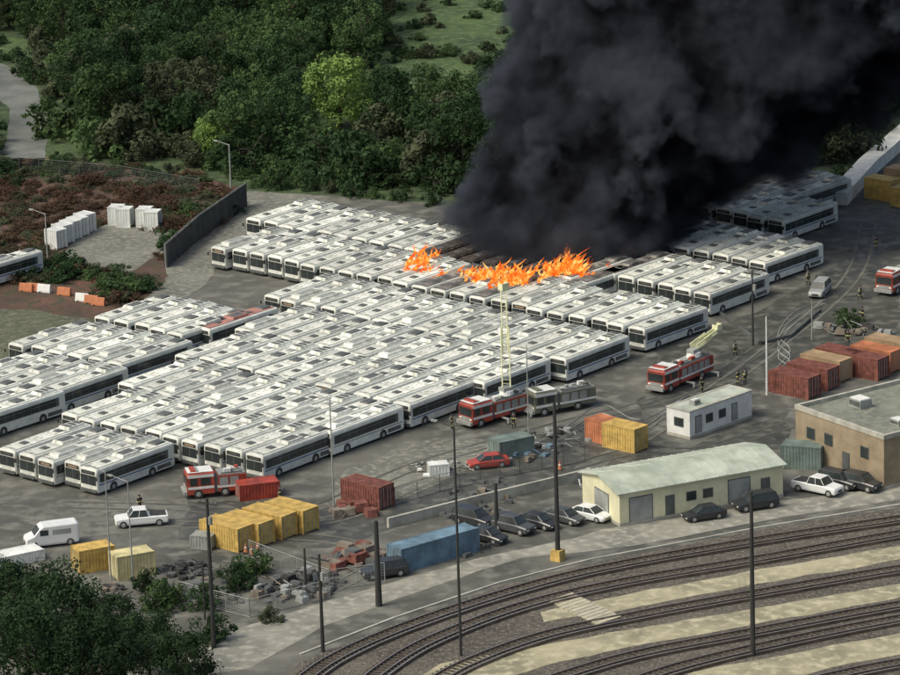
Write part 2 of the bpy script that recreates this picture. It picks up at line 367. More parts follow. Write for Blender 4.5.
container(341,502,BH,5.5,RUST)
container(402,574,math.radians(38),10.2,BLUC)
container(585,440,BH-.1,5.6,ORG); container(602,447,BH,4.6,YEL,Ht=2.8)
for q,m in(((768,392),RUST),((786,384),RUST),((800,375),TAN),((815,368),RUST),((836,374),RUST),((850,366),ORG),((864,358),TAN)): container(*q,BH+math.radians(R.uniform(-3,3)),5.8,m)
container(780,468,BH+.35,4.6,GRNC); container(864,198,BH,4.2,YEL,Ht=2.9); container(890,206,BH,5,YEL); container(884,186,BH,4.2,TAN)
container(80,575,math.radians(25),4,YEL,Ht=2.5); container(118,582,math.radians(25),4.2,mk("pale_yellow_paint",(.58,.53,.28),.7,.2),Ht=2.6)
container(240,502,math.radians(15),4.5,RED,Ht=1.8,name="red_skip"); container(-12,572,math.radians(30),6.5,WHT,Ht=1.2,name="white_trailer_bed")
for q in((45,240),(52,235),(60,231),(67,228),(74,224)): container(q[0],q[1]+8,BH,2.3,WHT,Ht=2.6,name="white_storage_box",W=2.0)
for q in((108,226),(116,228),(136,228),(144,231)): container(q[0],q[1],BH+.5,2.0,WHT,Ht=2.6,name="white_storage_box",W=2.0)
container(500,462,math.radians(30),4.5,GRNC,Ht=2.2,name="equipment_box"); container(190,549,math.radians(-20),2.4,GREY,W=1.8,Ht=1.5,name="metal_crate")
container(735,480,BH,3,GREY,W=2,Ht=1.6,name="metal_crate"); container(430,478,math.radians(10),2.2,WHT,W=1.6,Ht=1.4,name="metal_crate")
# ------------------------------------------------------------------ buildings
def building(name,p1,p2,depth,h,wall_m,roof_m,gable=0,openings=(),units=(),parapet=0):
    a=G(*p1);c=G(*p2); L=(c-a).length; hd=math.atan2(c.y-a.y,c.x-a.x)
    root=bpy.data.objects.new(name,None); sc.collection.objects.link(root); root.location=(a.x,a.y,.02); root.rotation_euler=(0,0,hd)
    b=MB(); b.box(0,L,0,depth,0,h,wall_m)
    if gable: b.add([(0,0,h),(0,depth,h),(0,depth/2,h+gable),(L,0,h),(L,depth,h),(L,depth/2,h+gable)],[(0,1,2),(3,5,4)],wall_m)
    b.box(-.03,L+.03,-.03,depth+.03,0,.35,CONC)
    put("walls",b,parent=root)
    b=MB()
    if gable:
        e=.35; k=gable/(depth/2)
        for s in(0,1):
            y0=-e if s==0 else depth+e; z0=h-k*e+.03; ym=depth/2; zm=h+gable+.03
            b.add([(-e,y0,z0),(L+e,y0,z0),(L+e,ym,zm),(-e,ym,zm),(-e,y0,z0+.12),(L+e,y0,z0+.12),(L+e,ym,zm+.12),(-e,ym,zm+.12)],[(0,1,2,3),(4,5,6,7),(0,1,5,4),(1,2,6,5),(3,0,4,7)],roof_m)
            n=int(L/.9)
            for i in range(n):
                x=i*.9
                b.add([(x,y0,z0+.122),(x+.07,y0,z0+.122),(x+.07,ym,zm+.122),(x,ym,zm+.122),(x,y0,z0+.17),(x+.07,y0,z0+.17),(x+.07,ym,zm+.17),(x,ym,zm+.17)],[(4,5,6,7),(0,1,5,4),(3,0,4,7),(1,2,6,5)],roof_m)
    else:
        b.box(.3,L-.3,.3,depth-.3,h+.002,h+.06,roof_m)
        pp=parapet
        b.box(-.08,L+.08,-.08,.3,h+.004,h+pp,CONC); b.box(-.08,L+.08,depth-.3,depth+.08,h+.004,h+pp,CONC)
        b.box(-.08,.3,.301,depth-.301,h+.004,h+pp,CONC); b.box(L-.3,L+.08,.301,depth-.301,h+.004,h+pp,CONC)
    put("roof",b,parent=root)
    if units:
        b=MB()
        for x,y,sx,sy,sz in units:
            b.box(x,x+sx,y,y+sy,h+.07,h+sz,GREY); b.box(x+.1,x+sx-.1,y+.1,y+sy-.1,h+sz+.002,h+sz+.1,WHT); b.box(x+.1,x+sx-.1,y-.02,y-.002,h+.3,h+sz-.15,DGREY)
        put("rooftop_units",b,parent=root)
    if openings:
        b=MB()
        for f,x0,x1,z0,z1,m in openings:
            if f=='f':
                b.box(x0-.1,x1+.1,-.05,-.003,z0,z1+.1,DGREY); b.box(x0,x1,-.07,-.052,z0,z1,m)
            elif f=='l':
                b.box(-.05,-.003,x0-.1,x1+.1,z0,z1+.1,DGREY); b.box(-.07,-.052,x0,x1,z0,z1,m)
            else:
                b.box(L+.003,L+.05,x0-.1,x1+.1,z0,z1+.1,DGREY); b.box(L+.052,L+.07,x0,x1,z0,z1,m)
        put("doors_and_windows",b,parent=root)
    return root
building("white_workshop_building",(620,527),(783,497),8.5,3.6,CRM,ROOFW2,.9,openings=[('f',1.2,3.8,.35,2.9,GREY),('f',5.5,6.4,.35,2.4,DGREY),('f',8,9,1.5,2.4,GLASS),('f',10,11,1.5,2.4,GLASS),('f',13,15.5,.35,2.9,GREY),('f',17,17.9,.35,2.4,DGREY),('l',2.5,5.5,.35,2.8,GREY)])
building("tan_brick_depot",(796,458),(884,490),19,5.6,BRN,ROOFG,0,openings=[('f',2,3.2,2.8,4,GLASS),('f',5,6.2,2.8,4,GLASS),('f',8,9,.35,2.6,DGREY),('f',11,12.2,2.8,4,GLASS),('r',3,6,.35,3.5,GREY),('r',8,9.4,2.6,4,GLASS)],units=[(3,5,2,1.6,1.0),(8,9,1.6,1.6,.8),(11,4,1.5,1.2,.7),(5,12,2.5,2,1.1)],parapet=.5)
building("site_office_trailer",(690,440),(752,418),3.4,3.2,WHT,ROOFW2,0,openings=[('f',1,1.9,.5,2.4,GREY),('f',2.8,3.8,1.3,2.2,GLASS),('f',5,6,1.3,2.2,GLASS),('f',7.2,8,.5,2.4,GREY),('l',1,2.2,1.3,2.2,GLASS)],units=[(2,1,1,.8,.6)],parapet=.1)
# ------------------------------------------------------------------ cars
def wheel(b,x,y,s,r=.33,w=.22):
    b.cyl((x,s*y,r),(x,s*(y-w),r),r,r,BLACK,12); b.cyl((x,s*(y+.01),r),(x,s*y,r),r*.5,r*.6,GREY,8)
def car_mesh(name,paint,kind="sedan"):
    b=MB()
    def sec(x,w,z0,z1): return [(x,-w+.05,z0),(x,-w,z0+.18),(x,-w,z1-.12),(x,-w+.1,z1),(x,w-.1,z1),(x,w,z1-.12),(x,w,z0+.18),(x,w-.05,z0)]
    if kind=="sedan": L=4.6;st=[(0,.72,.35,.62),(.12,.85,.24,.72),(1.2,.9,.2,.90),(1.6,.91,.2,.94),(3.8,.91,.2,.97),(4.45,.87,.26,.95),(4.6,.8,.38,.85)];gh=(1.1,4.15,1.85,3.45,.93,1.42)
    elif kind=="suv": L=4.8;st=[(0,.75,.4,.78),(.12,.9,.3,.92),(1.15,.95,.25,1.06),(1.6,.96,.25,1.1),(4.6,.96,.25,1.12),(4.8,.9,.35,1.05)];gh=(1.2,4.72,1.85,4.45,1.08,1.75)
    elif kind=="pickup": L=5.6;st=[(0,.78,.45,.85),(.12,.95,.35,1.0),(1.3,1.0,.3,1.12),(1.7,1.0,.3,1.15),(5.45,1.0,.35,1.15),(5.6,.97,.4,1.12)];gh=(1.4,3.6,1.95,3.35,1.12,1.82)
    else: L=5.6;st=[(0,.8,.4,.9),(.15,.97,.3,1.15),(.9,1.0,.28,1.4),(1.5,1.0,.28,2.1),(1.9,1.0,.28,2.35),(5.4,1.0,.28,2.4),(5.6,.96,.35,2.3)];gh=None
    b.loft([sec(*q) for q in st],paint)
    if gh:
        x0,x1,u0_,u1,z0,z1=gh; w0,w1=st[3][1]-.07,st[3][1]-.24
        b.add([(x0,-w0,z0),(x1,-w0,z0),(x1,w0,z0),(x0,w0,z0),(u0_,-w1,z1),(u1,-w1,z1),(u1,w1,z1),(u0_,w1,z1)],[(0,1,5,4),(1,2,6,5),(2,3,7,6),(3,0,4,7),(4,5,6,7)],GLASS)
        b.box(u0_-.03,u1+.03,-w1-.02,w1+.02,z1+.002,z1+.05,paint,.06,.06)
        for s in(-1,1):
            for a,c in(((x0,z0),(u0_,z1)),((x1,z0),(u1,z1)),(((x0+x1)/2,z0),((u0_+u1)/2,z1))):
                b.cyl((a[0],s*(w0+.0),a[1]),(c[0],s*(w1+.0),c[1]),.045,.04,paint,4)
    else:
        b.add([(.93,-.85,1.45),(.93,.85,1.45),(1.5,.82,2.1),(1.5,-.82,2.1),(.9,-.85,1.46),(.9,.85,1.46),(1.46,.82,2.12),(1.46,-.82,2.12)],[(4,5,6,7),(0,1,5,4),(2,3,7,6)],GLASS)
        for s in(-1,1): b.box(1.5,2.4,s*1.0-.012,s*1.0+.012,1.35,1.95,GLASS); b.box(2.8,4.8,s*1.0-.01,s*1.0+.01,1.35,1.9,GREY)
    if kind=="pickup": b.box(3.75,5.45,-.85,.85,1.152,1.17,BLACK)
    for s in(-1,1):
        for wx in(.85,L-.95): wheel(b,wx,st[2][1]+.01,s,.34 if kind=="sedan" else .4)
        b.box(-.01,.03,s*.6-.15,s*.6+.15,st[0][3]-.17,st[0][3]-.05,LAMPW); b.box(L-.02,L+.01,s*.62-.13,s*.62+.13,st[-1][3]-.25,st[-1][3]-.08,RED)
    b.box(-.02,.01,-.4,.4,st[0][2]+.05,st[0][3]-.14,BLACK)
    return b.mesh(name)
CM={}
def car(px,py,head,ci,kind,name="parked_car"):
    k=(ci,kind)
    if k not in CM: CM[k]=car_mesh("car_"+kind,CARS[ci],kind)
    p=G(px,py); put(name,CM[k],(p.x,p.y,.06),math.radians(head),bev=.03)
car(684,522,20,0,"sedan"); car(735,512,22,0,"suv","parked_suv"); car(840,497,142,1,"pickup","white_pickup_truck"); car(858,491,140,0,"suv","parked_suv"); car(879,493,140,0,"suv","parked_suv"); car(893,480,60,3,"sedan")
car(505,545,142,0,"sedan"); car(532,536,140,2,"suv","parked_suv"); car(556,531,140,0,"sedan"); car(582,526,140,2,"sedan"); car(608,523,142,1,"sedan")
car(492,529,140,0,"suv","parked_suv"); car(362,580,20,0,"suv","parked_suv"); car(115,527,8,1,"pickup","white_pickup_truck")
car(25,548,15,1,"van","white_van"); car(468,469,12,4,"sedan"); car(815,300,70,3,"suv","parked_suv")
# ------------------------------------------------------------------ fire trucks
def lattice(b,a,c,w,h,mat,n=18):
    a=Vector(a);c=Vector(c); d=(c-a).normalized(); s=d.cross(Vector((0,0,1)))
    if s.length<.1: s=Vector((1,0,0))
    s.normalize(); u=s.cross(d).normalized()
    cs=[s*w/2,-s*w/2,s*w/2+u*h,-s*w/2+u*h]
    for q in cs: b.cyl(a+q,c+q,.08,.07,mat,5)
    for i in range(n+1):
        p=a+(c-a)*i/n; p2=a+(c-a)*min(i+1,n)/n
        b.cyl(p+cs[0],p+cs[1],.04,.04,mat,4); b.cyl(p+cs[0],p+cs[2],.03,.03,mat,4); b.cyl(p+cs[1],p+cs[3],.03,.03,mat,4)
        if i<n: b.cyl(p+cs[0],p2+cs[2],.03,.03,mat,4); b.cyl(p+cs[1],p2+cs[3],.03,.03,mat,4)
def fire_truck(px,py,head,name="fire_engine",L=9.5,ladder=None,paint=None):
    RD=paint or RED
    b=MB()
    def cs(x,w,z0,z1): return [(x,-w,z0),(x,-w,z1-.15),(x,-w+.15,z1),(x,w-.15,z1),(x,w,z1-.15),(x,w,z0)]
    b.loft([cs(0,1.15,.55,1.5),cs(.02,1.2,.5,2.6),cs(.25,1.22,.5,2.85),cs(3.0,1.22,.5,2.9)],RD)
    b.box(.15,2.9,-1.08,1.08,2.905,2.96,WHT); b.box(-.04,0,-1.05,1.05,1.45,2.35,GLASS); b.box(-.35,.0,-1.22,1.22,.45,.85,GREY); b.box(-.05,0,-.8,.8,.9,1.3,GREY)
    for s in(-1,1):
        y=sorted((s*1.222,s*1.235)); b.box(.35,1.15,*y,1.5,2.3,GLASS); b.box(1.5,2.6,*y,1.5,2.3,GLASS); b.box(.1,2.95,*y,1.08,1.36,WHT); b.box(.1,2.95,*y,2.36,2.68,WHT)
        b.box(-.06,-.041,s*.9-.15,s*.9+.15,1.0,1.2,LAMPW)
    b.box(.5,1.1,-.9,.9,2.965,3.12,RD,.05,.05); b.box(1.15,1.3,-.9,.9,2.965,3.1,GREY)
    b.box(3.0,3.4,-1.1,1.1,.6,2.3,DGREY); b.box(3.4,L,-1.24,1.24,.6,2.35,RD)
    b.box(3.5,L-.1,-1.05,1.05,2.352,2.5,GREY); b.box(3.35,L+.02,-1.26,1.26,1.05,1.28,WHT)
    n=int((L-3.6)/1.15)
    for i in range(n):
        for s in(-1,1):
            y=sorted((s*1.262,s*1.275)); b.box(3.55+i*1.15,4.5+i*1.15,*y,1.3,2.2,GREY)
    rr=random.Random(px)
    for i in range(6): b.cyl((3.8+i*.5,-.9+.3*(i%3),2.56),(L-.4,-.9+.3*i,2.6),.07,.07,GREY if i%2 else DGREY,5)
    for i in range(7):
        x=rr.uniform(3.7,L-1);y=rr.uniform(-.8,.4); b.box(x,x+rr.uniform(.3,.9),y,y+.4,2.502,rr.uniform(2.6,2.95),rr.choice([GREY,DGREY,WHT,RD]))
    wx=[1.2,L-2.4]+([L-1.2] if L>10 else [])
    for x in wx:
        for s in(-1,1):
            b.cyl((x,s*1.28,.52),(x,s*.9,.52),.52,.52,BLACK,14); b.cyl((x,s*1.30,.52),(x,s*1.28,.52),.24,.28,GREY,8)
    if ladder:
        el,az,LL=ladder; bx=L-2.2
        b.cyl((bx,0,2.5),(bx,0,3.1),.9,.8,WHT,14); b.box(bx-.8,bx+.8,-.5,.5,3.1,3.5,GREY)
        d=Vector((math.cos(el)*math.cos(az),math.cos(el)*math.sin(az),math.sin(el))); a=Vector((bx,0,3.4))
        lattice(b,a,a+d*LL*.62,.9,.6,LADY,16); lattice(b,a+d*LL*.35+Vector((0,0,.08)),a+d*LL,.6,.45,LADY,20)
        t=a+d*LL; b.box(t.x-.5,t.x+.5,t.y-.4,t.y+.4,t.z,t.z+.12,GREY)
        for x in(-.5,.46):
            b.box(t.x+x,t.x+x+.04,t.y-.4,t.y+.4,t.z+.12,t.z+.9,LADY)
        b.box(t.x-.45,t.x+.45,t.y-.4,t.y-.36,t.z+.12,t.z+.9,LADY)
        for s in(-1,1):
            for x in(4.2,L-.8): b.box(x,x+.25,s*1.9-.6,s*1.9+.6,.45,.62,GREY); b.box(x,x+.25,s*2.4-.12,s*2.4+.12,.02,.45,GREY); b.box(x-.1,x+.35,s*2.4-.3,s*2.4+.3,0,.05,BLACK)
    p=G(px,py); put(name,b,(p.x,p.y,.05),math.radians(head),bev=.02)
fire_truck(466,428,40,"ladder_fire_truck",8.4,(math.radians(77),math.radians(50),11))
fire_truck(656,394,52,"ladder_fire_truck",10.0,(math.radians(8),math.radians(4),5.5))
fire_truck(186,497,12,"fire_engine",6.5); fire_truck(884,296,55,"fire_engine",9)
fire_truck(530,416,28,"utility_truck",8,None,mk("olive_truck_paint",(.12,.13,.09),.6,.3))
# ------------------------------------------------------------------ poles, lamps
def pole(px,py,toppx,name="utility_pole",r=.17,arms=1,base=None,mat=WOOD,lamp=False):
    p=G(px,py); t=-H/ray(px,py).z; h=(py-toppx)*t/math.cos(TH)
    b=MB(); b.cyl((0,0,0),(0,0,h),r,r*.6,mat,10)
    for k in range(arms):
        z=h-.5-k*1.1; b.box(-1.1,1.1,-.06,.06,z-.07,z+.07,mat)
        for x in(-1,-.5,.5,1): b.cyl((x,0,z+.07),(x,0,z+.28),.05,.03,GREY,5)
    if arms: b.cyl((.3,.0,h-2.6),(.3,0,h-1.8),.2,.2,GREY,8)
    if lamp: b.cyl((0,0,h-.1),(-1.8,-.3,h+.35),.05,.04,mat,6); b.box(-2.4,-1.7,-.42,-.14,h+.28,h+.42,GREY); b.box(-2.3,-1.8,-.38,-.18,h+.24,h+.279,LAMPW)
    if base: b.box(-.6,.6,-.6,.6,0,1.1,base,.08,.08)
    put(name,b,(p.x,p.y,.02),math.radians(-35))
DP=mk("dark_pole_steel",(.03,.032,.03),.7,.2)
pole(214,648,497,mat=DP,arms=1,r=.24); pole(323,652,553,mat=DP,r=.2); pole(379,606,520,"steel_post",.34,0,mat=DP); pole(461,656,425,"street_lamp",.15,0,mat=DP,lamp=True)
pole(558,560,402,"steel_mast",.27,0,YEL,DP); pole(753,656,490,"steel_mast",.26,0,mat=DP); pole(497,531,483,"steel_post",.26,0,mat=DP)
pole(334,510,398,"street_lamp",.1,0,mat=GREY,lamp=True); pole(133,582,480,"street_lamp",.09,0,mat=GREY,lamp=True); pole(111,580,470,"street_lamp",.09,0,mat=GREY,lamp=True)
pole(529,446,345,"street_lamp",.08,0,mat=GREY,lamp=False); pole(753,346,270,"utility_pole",.14,1,mat=DP); pole(767,395,317,"street_lamp",.13,0,mat=WHT)
pole(231,188,145,"street_lamp",.14,0,mat=GREY,lamp=True); pole(48,264,214,"street_lamp",.12,0,mat=GREY,lamp=True); pole(205,620,560,"steel_post",.1,0,mat=DP)
pole(306,590,548,"steel_post",.16,0,mat=DP); pole(812,340,300,"steel_post",.1,0,mat=GREY)
# ------------------------------------------------------------------ small stuff
def scrap(name,px,py,rx,ry,n,mats,smax=1.4,hmax=1.2):
    b=MB(); c=G(px,py); rr=random.Random(px*7+py)
    for i in range(n):
        a=rr.uniform(0,6.28); q=math.sqrt(rr.random()); x=math.cos(a)*q*rx; y=math.sin(a)*q*ry
        m=rr.choice(mats); k=rr.random(); z=rr.uniform(0,hmax)*(1-q)
        if k<.45:
            L=rr.uniform(.3,smax); th=rr.uniform(0,3.14); e=rr.uniform(-.3,.5); d=Vector((math.cos(th)*math.cos(e),math.sin(th)*math.cos(e),math.sin(e)))
            b.cyl(Vector((x,y,z+.15))-d*L,Vector((x,y,z+.25))+d*L,.06,.06,m,5)
        elif k<.8:
            s=[rr.uniform(.2,smax*.6) for _ in range(3)]; b.box(x-s[0],x+s[0],y-s[1],y+s[1],z*.6,z*.6+s[2],m,s[0]*.2,s[1]*.1)
        else: b.cyl((x,y,z*.5),(x,y,z*.5+.3),.5,.45,m,10)
    put(name,b,(c.x,c.y,.03),rr.uniform(0,3))
BRD=mk("weathered_board",(.16,.14,.11),.9,.4)
scrap("scrap_pile",298,588,4,5,90,[BLACK,DGREY,GREY,DGREY,BRD],1.3,2)
scrap("tyre_pile",188,572,3,2.5,60,[BLACK,BLACK,DGREY],.5,1.4)
scrap("scrap_metal_frames",355,560,3,4,50,[RUST,RUST,DGREY,BRD],1.8,1.2)
scrap("pallet_stack",440,470,2.5,4,40,[WHT,GREY,BRD,DGREY],.8,.8)
scrap("pallet_stack",480,500,8,4,50,[DGREY,DGREY,BRD,DGREY],.8,.5)
scrap("equipment_pile",520,455,4,4,40,[GREY,DGREY,BRD,BLUC],.9,1)
scrap("equipment_pile",555,440,4,4,35,[GREY,DGREY,BLACK],.9,1)
scrap("scrap_pile",355,512,2.5,2.5,24,[RUST,RUST,BRD],1.6,.4)
scrap("scrap_pile",250,488,2,2,24,[RED,RUST,DGREY],1.2,.8)
scrap("equipment_pile",850,332,3,5,36,[DGREY,BLACK,GREY,BRD],1.2,1)
scrap("equipment_pile",760,470,3,3,24,[DGREY,GREY,GRNC],.9,.6)
scrap("scrap_pile",460,545,5,4,50,[DGREY,BLACK,DGREY],1.0,.5)
scrap("scrap_pile",110,600,6,4,50,[DGREY,BLACK,DGREY,BRD],1.0,.5)
scrap("scrap_pile",235,590,6,5,60,[DGREY,BLACK,BRD,DGREY],.9,.5)
scrap("equipment_pile",590,480,2,3,24,[DGREY,GREY,WHT],.9,.8)
def barrier(px,py,head,m):
    b=MB(); b.box(0,1.9,-.3,.3,0,.25,m); b.box(0.02,1.88,-.3,.3,.25,1.05,m,0,.2); b.box(.3,.6,-.34,.34,.0,.12,BLACK)
    p=G(px,py); put("traffic_barrier",b,(p.x,p.y,.06),math.radians(head),bev=.03)
for i,(x,y) in enumerate([(20,291),(38,292),(58,295),(76,301),(92,305)]): barrier(x,y,-25,[ORG,WHT][i%2] if i!=0 else ORG)
barrier(27,291,-20,ORG); barrier(85,303,-22,ORG)
def cone(px,py):
    b=MB(); b.box(-.25,.25,-.25,.25,0,.05,BLACK); b.cyl((0,0,.05),(0,0,.75),.2,.04,ORG,10); b.cyl((0,0,.35),(0,0,.5),.13,.1,WHT,10)
    p=G(px,py); put("traffic_cone",b,(p.x,p.y,.05),0,1.3)
for q in((246,553),(252,555),(258,551),(560,470)): cone(*q)
b=MB()
for s in range(3):
    pts=strip_curve([(690-6*s,395+3*s),(640,420+8*s),(600,405+9*s),(560,430+5*s),(500,445+7*s),(430,452+9*s)],8)
    for i in range(len(pts)-1): b.cyl(pts[i]+Vector((0,0,.08)),pts[i+1]+Vector((0,0,.08)),.05,.05,GREY,5)
for s in range(4):
    pts=strip_curve([(825,300+4*s),(795,312+6*s),(778,335+7*s),(790,352+6*s),(765,380+3*s)],8)
    for i in range(len(pts)-1): b.cyl(pts[i]+Vector((0,0,.08)),pts[i+1]+Vector((0,0,.08)),.06,.06,GREY,5)
put("fire_hose",b)
# ------------------------------------------------------------------ people
def person_mesh(name,arm=0.2,stride=.25):
    V=[(0,0,.95),(0,0,1.2),(0,0,1.42),(0,0,1.53),(0,-.01,1.63),(0,-.01,1.74)]; E=[(0,1),(1,2),(2,3),(3,4),(4,5)]; Rr=[.17,.17,.16,.065,.10,.085]
    for s in(-1,1):
        k=len(V); V+=[(s*.19,0,1.42),(s*.25,.02,1.15),(s*.27,-arm,.93),(s*.27,-arm-.06,.86)]; E+=[(2,k),(k,k+1),(k+1,k+2),(k+2,k+3)]; Rr+=[.085,.065,.05,.035]
        k=len(V); y=s*stride; V+=[(s*.1,0,.88),(s*.11,y*.4-.03,.5),(s*.12,y,.1),(s*.12,y-.16,.05)]; E+=[(0,k),(k,k+1),(k+1,k+2),(k+2,k+3)]; Rr+=[.12,.085,.065,.05]
    me=bpy.data.meshes.new(name+"_base"); me.from_pydata(V,E,[]); o=bpy.data.objects.new("tmp",me); sc.collection.objects.link(o)
    sk=o.modifiers.new("s",'SKIN'); o.modifiers.new("sub",'SUBSURF').levels=1
    for i,v in enumerate(me.skin_vertices[0].data): v.radius=(Rr[i]*1.15,Rr[i]); v.use_root=(i==0)
    dg=bpy.context.evaluated_depsgraph_get(); dg.update(); ev=bpy.data.meshes.new_from_object(o.evaluated_get(dg)); bpy.data.objects.remove(o)
    b=MB(); b.v+=[tuple(v.co) for v in ev.vertices]
    for p in ev.polygons:
        c=p.center
        m=SKIN if (c.z>1.50 or (abs(c.x)>.2 and c.z<.92 and c.z>.8)) else BLACK if c.z<.2 else BAND if (.5<c.z<.58 or 1.08<c.z<1.16) else COAT
        b.f.append(list(p.vertices)); b.m.append(b.mi(m))
    b.cyl((0,0,1.70),(0,0,1.79),.135,.10,BLACK,12); b.cyl((0,0,1.79),(0,0,1.84),.10,.04,BLACK,12); b.cyl((0,.02,1.69),(0,.02,1.705),.19,.17,BLACK,12)
    b.cyl((0,-.11,1.63),(0,-.14,1.61),.015,.02,SKIN,5)
    for s in(-1,1):
        b.cyl((s*.035,-.10,1.655),(s*.035,-.108,1.655),.014,.012,BLACK,6)
        for j in range(4):
            x=s*.27+(j-1.5)*.02; y=-arm-.07; b.cyl((x,y,.85),(x,y-.02,.80),.011,.01,SKIN,5); b.cyl((x,y-.02,.80),(x,y+.0,.765+.006*abs(j-1)),.01,.008,SKIN,5)
        b.cyl((s*.27-s*.04,-arm-.06,.87),(s*.27-s*.06,-arm-.09,.82),.013,.01,SKIN,5)
    b.box(-.03,.03,-.115,-.105,1.575,1.583,RUST); b.cyl((0,.17,1.1),(0,.17,1.45),.09,.09,GREY,10)
    return b.mesh(name)
PM=[person_mesh("firefighter_a",.12,.12),person_mesh("firefighter_b",.35,.3)]
for (x,y) in [(735,356),(745,384),(738,386),(702,392),(860,300),(862,322),(876,250),(848,345),(808,285),(514,428),(452,430),(598,436),(140,512),(280,502)]:
    p=G(x,y); put("firefighter",R.choice(PM),(p.x,p.y,.05),R.uniform(0,6.28),R.uniform(.98,1.08))
# ------------------------------------------------------------------ vegetation
LEAFD=leafmat("leaf_dark",(.048,.095,.036),(.021,.046,.018)); LEAFM=leafmat("leaf_mid",(.085,.145,.05),(.038,.074,.028)); LEAFB=leafmat("leaf_bright",(.25,.37,.10),(.12,.21,.055),.1)
LEAFR=leafmat("leaf_brown",(.13,.075,.05),(.06,.048,.028)); LEAFO=leafmat("leaf_olive",(.11,.13,.07),(.05,.068,.036)); LEAFF=leafmat("leaf_foreground",(.035,.068,.028),(.016,.034,.014)); BARK=mk("bark",(.06,.05,.04),.95,.3)
def tree_mesh(name,leaf,seed,ht=10,cr_=3.8,base=.25,lobes=34,lv=75,ls=.42,wide=1):
    rr=random.Random(seed); b=MB()
    b.cyl((0,0,-.2),(0,0,ht*.5),.28,.16,BARK,8)
    cz=ht*(base+1)/2; ch=ht*(1-base)/2; L=[]
    for i in range(lobes):
        th=rr.uniform(0,6.283); u=rr.uniform(-.95,1); q=math.sqrt(max(0,1-u*u))*rr.uniform(.55,1.05); k=rr.uniform(.75,1.0)
        c=Vector((math.cos(th)*q*cr_*wide,math.sin(th)*q*cr_,cz+u*ch*k)); L.append((c,rr.uniform(.6,1.5)*cr_/3.8))
        if i<8: b.cyl((0,0,ht*rr.uniform(.25,.5)),c,.11,.04,BARK,5)
    for i in range(6): L.append((Vector((rr.uniform(-1,1),rr.uniform(-1,1),cz+rr.uniform(-1,1)*ch*.4)),cr_*.42))
    li=b.mi(leaf)
    for c,r in L:
        for j in range(lv):
            d=Vector((rr.gauss(0,1),rr.gauss(0,1),rr.gauss(.25,1))).normalized(); p=c+d*r*rr.uniform(.65,1.12)
            n=(d+Vector((rr.gauss(0,.45),rr.gauss(0,.45),rr.gauss(.2,.45)))).normalized()
            t=n.orthogonal().normalized(); t=Matrix.Rotation(rr.uniform(0,6.28),3,n)@t; s=n.cross(t); a=ls*rr.uniform(.6,1.3)
            k=len(b.v); b.v+=[tuple(p-t*a*.6),tuple(p+s*a*.35),tuple(p+t*a*.6),tuple(p-s*a*.35)]; b.f.append([k,k+1,k+2,k+3]); b.m.append(li)
    me=bpy.data.meshes.new(name); me.from_pydata(b.v,[],b.f)
    for m in b.mats: me.materials.append(m)
    me.polygons.foreach_set("material_index",b.m); me.update(); return me
TD=[tree_mesh("tree_dark_%d"%i,LEAFD,i+1,10+i,3.4+.4*i,base=.1) for i in range(3)]
TM=[tree_mesh("tree_mid_%d"%i,LEAFM,i+11,9+i,3.6+.3*i,base=.1) for i in range(3)]
TO=[tree_mesh("tree_olive_%d"%i,LEAFO,31+i,9+2*i,2.7+.6*i,base=.1) for i in range(2)]
BU=[tree_mesh("bush_%d"%i,m,41+i,3.2,2.4,base=-.3,lobes=20,lv=60,ls=.36,wide=1.3) for i,m in enumerate((LEAFD,LEAFM,LEAFO,LEAFD))]
BR=[tree_mesh("brown_bush_%d"%i,m,51+i,1.6,2.0,base=-.4,lobes=16,lv=45,ls=.3,wide=1.5) for i,m in enumerate((LEAFR,LEAFR,LEAFO))]
TB=tree_mesh("tree_bright",LEAFB,61,11,5.0,base=.05,lobes=64,lv=110,ls=.42)
forest=bpy.data.objects.new("forest_trees",None); sc.collection.objects.link(forest)
def lower(px):
    T=[(-200,150),(0,158),(60,150),(200,172),(250,182),(330,188),(440,198),(640,200),(700,172),(840,170),(880,138),(960,80),(1200,0)]
    for (a,ya),(c,yc) in zip(T,T[1:]):
        if a<=px<=c: return ya+(yc-ya)*(px-a)/(c-a)
    return 0
def inside(px,py,poly):
    r=False; j=len(poly)-1
    for i in range(len(poly)):
        xi,yi=poly[i];xj,yj=poly[j]
        if (yi>py)!=(yj>py) and px<(xj-xi)*(py-yi)/(yj-yi)+xi: r=not r
        j=i
    return r
MEADX=[(380,70),(400,5),(490,-80),(640,-90),(560,60),(505,118),(440,112),(400,100)]
EX=[[(-60,60),(8,62),(50,95),(60,200),(-20,190),(0,140),(-60,100)],MEADX,[(305,75),(380,75),(380,160),(305,160)],[(-60,25),(60,45),(110,75),(60,95),(-60,60)]]
y=560.0
while y<800:
    x=-115.0
    while x<125:
        X=x+R.uniform(-2.6,2.6); Y=y+R.uniform(-2.6,2.6); px,py=P(X,Y)
        if py<lower(px)-2 and not any(inside(px,py,e) for e in EX):
            dn=noise.noise(Vector((X*.035,Y*.035,1)))
            edge=lower(px)-py
            small=edge<18 or (px>640 and py<170 and dn<.25)
            if small or dn<-.3:
                put("shrub",R.choice(BU),(X,Y,0),R.uniform(0,6.28),R.uniform(.9,2.1),parent=forest)
            else:
                g=noise.noise(Vector((X*.05,Y*.05,7)))
                put("forest_tree",R.choice(TD+TO+(TM*3 if g>0 else TD+TM)),(X,Y,0),R.uniform(0,6.28),R.uniform(.45,1.08),parent=forest)
        x+=5.4
    y+=5.8
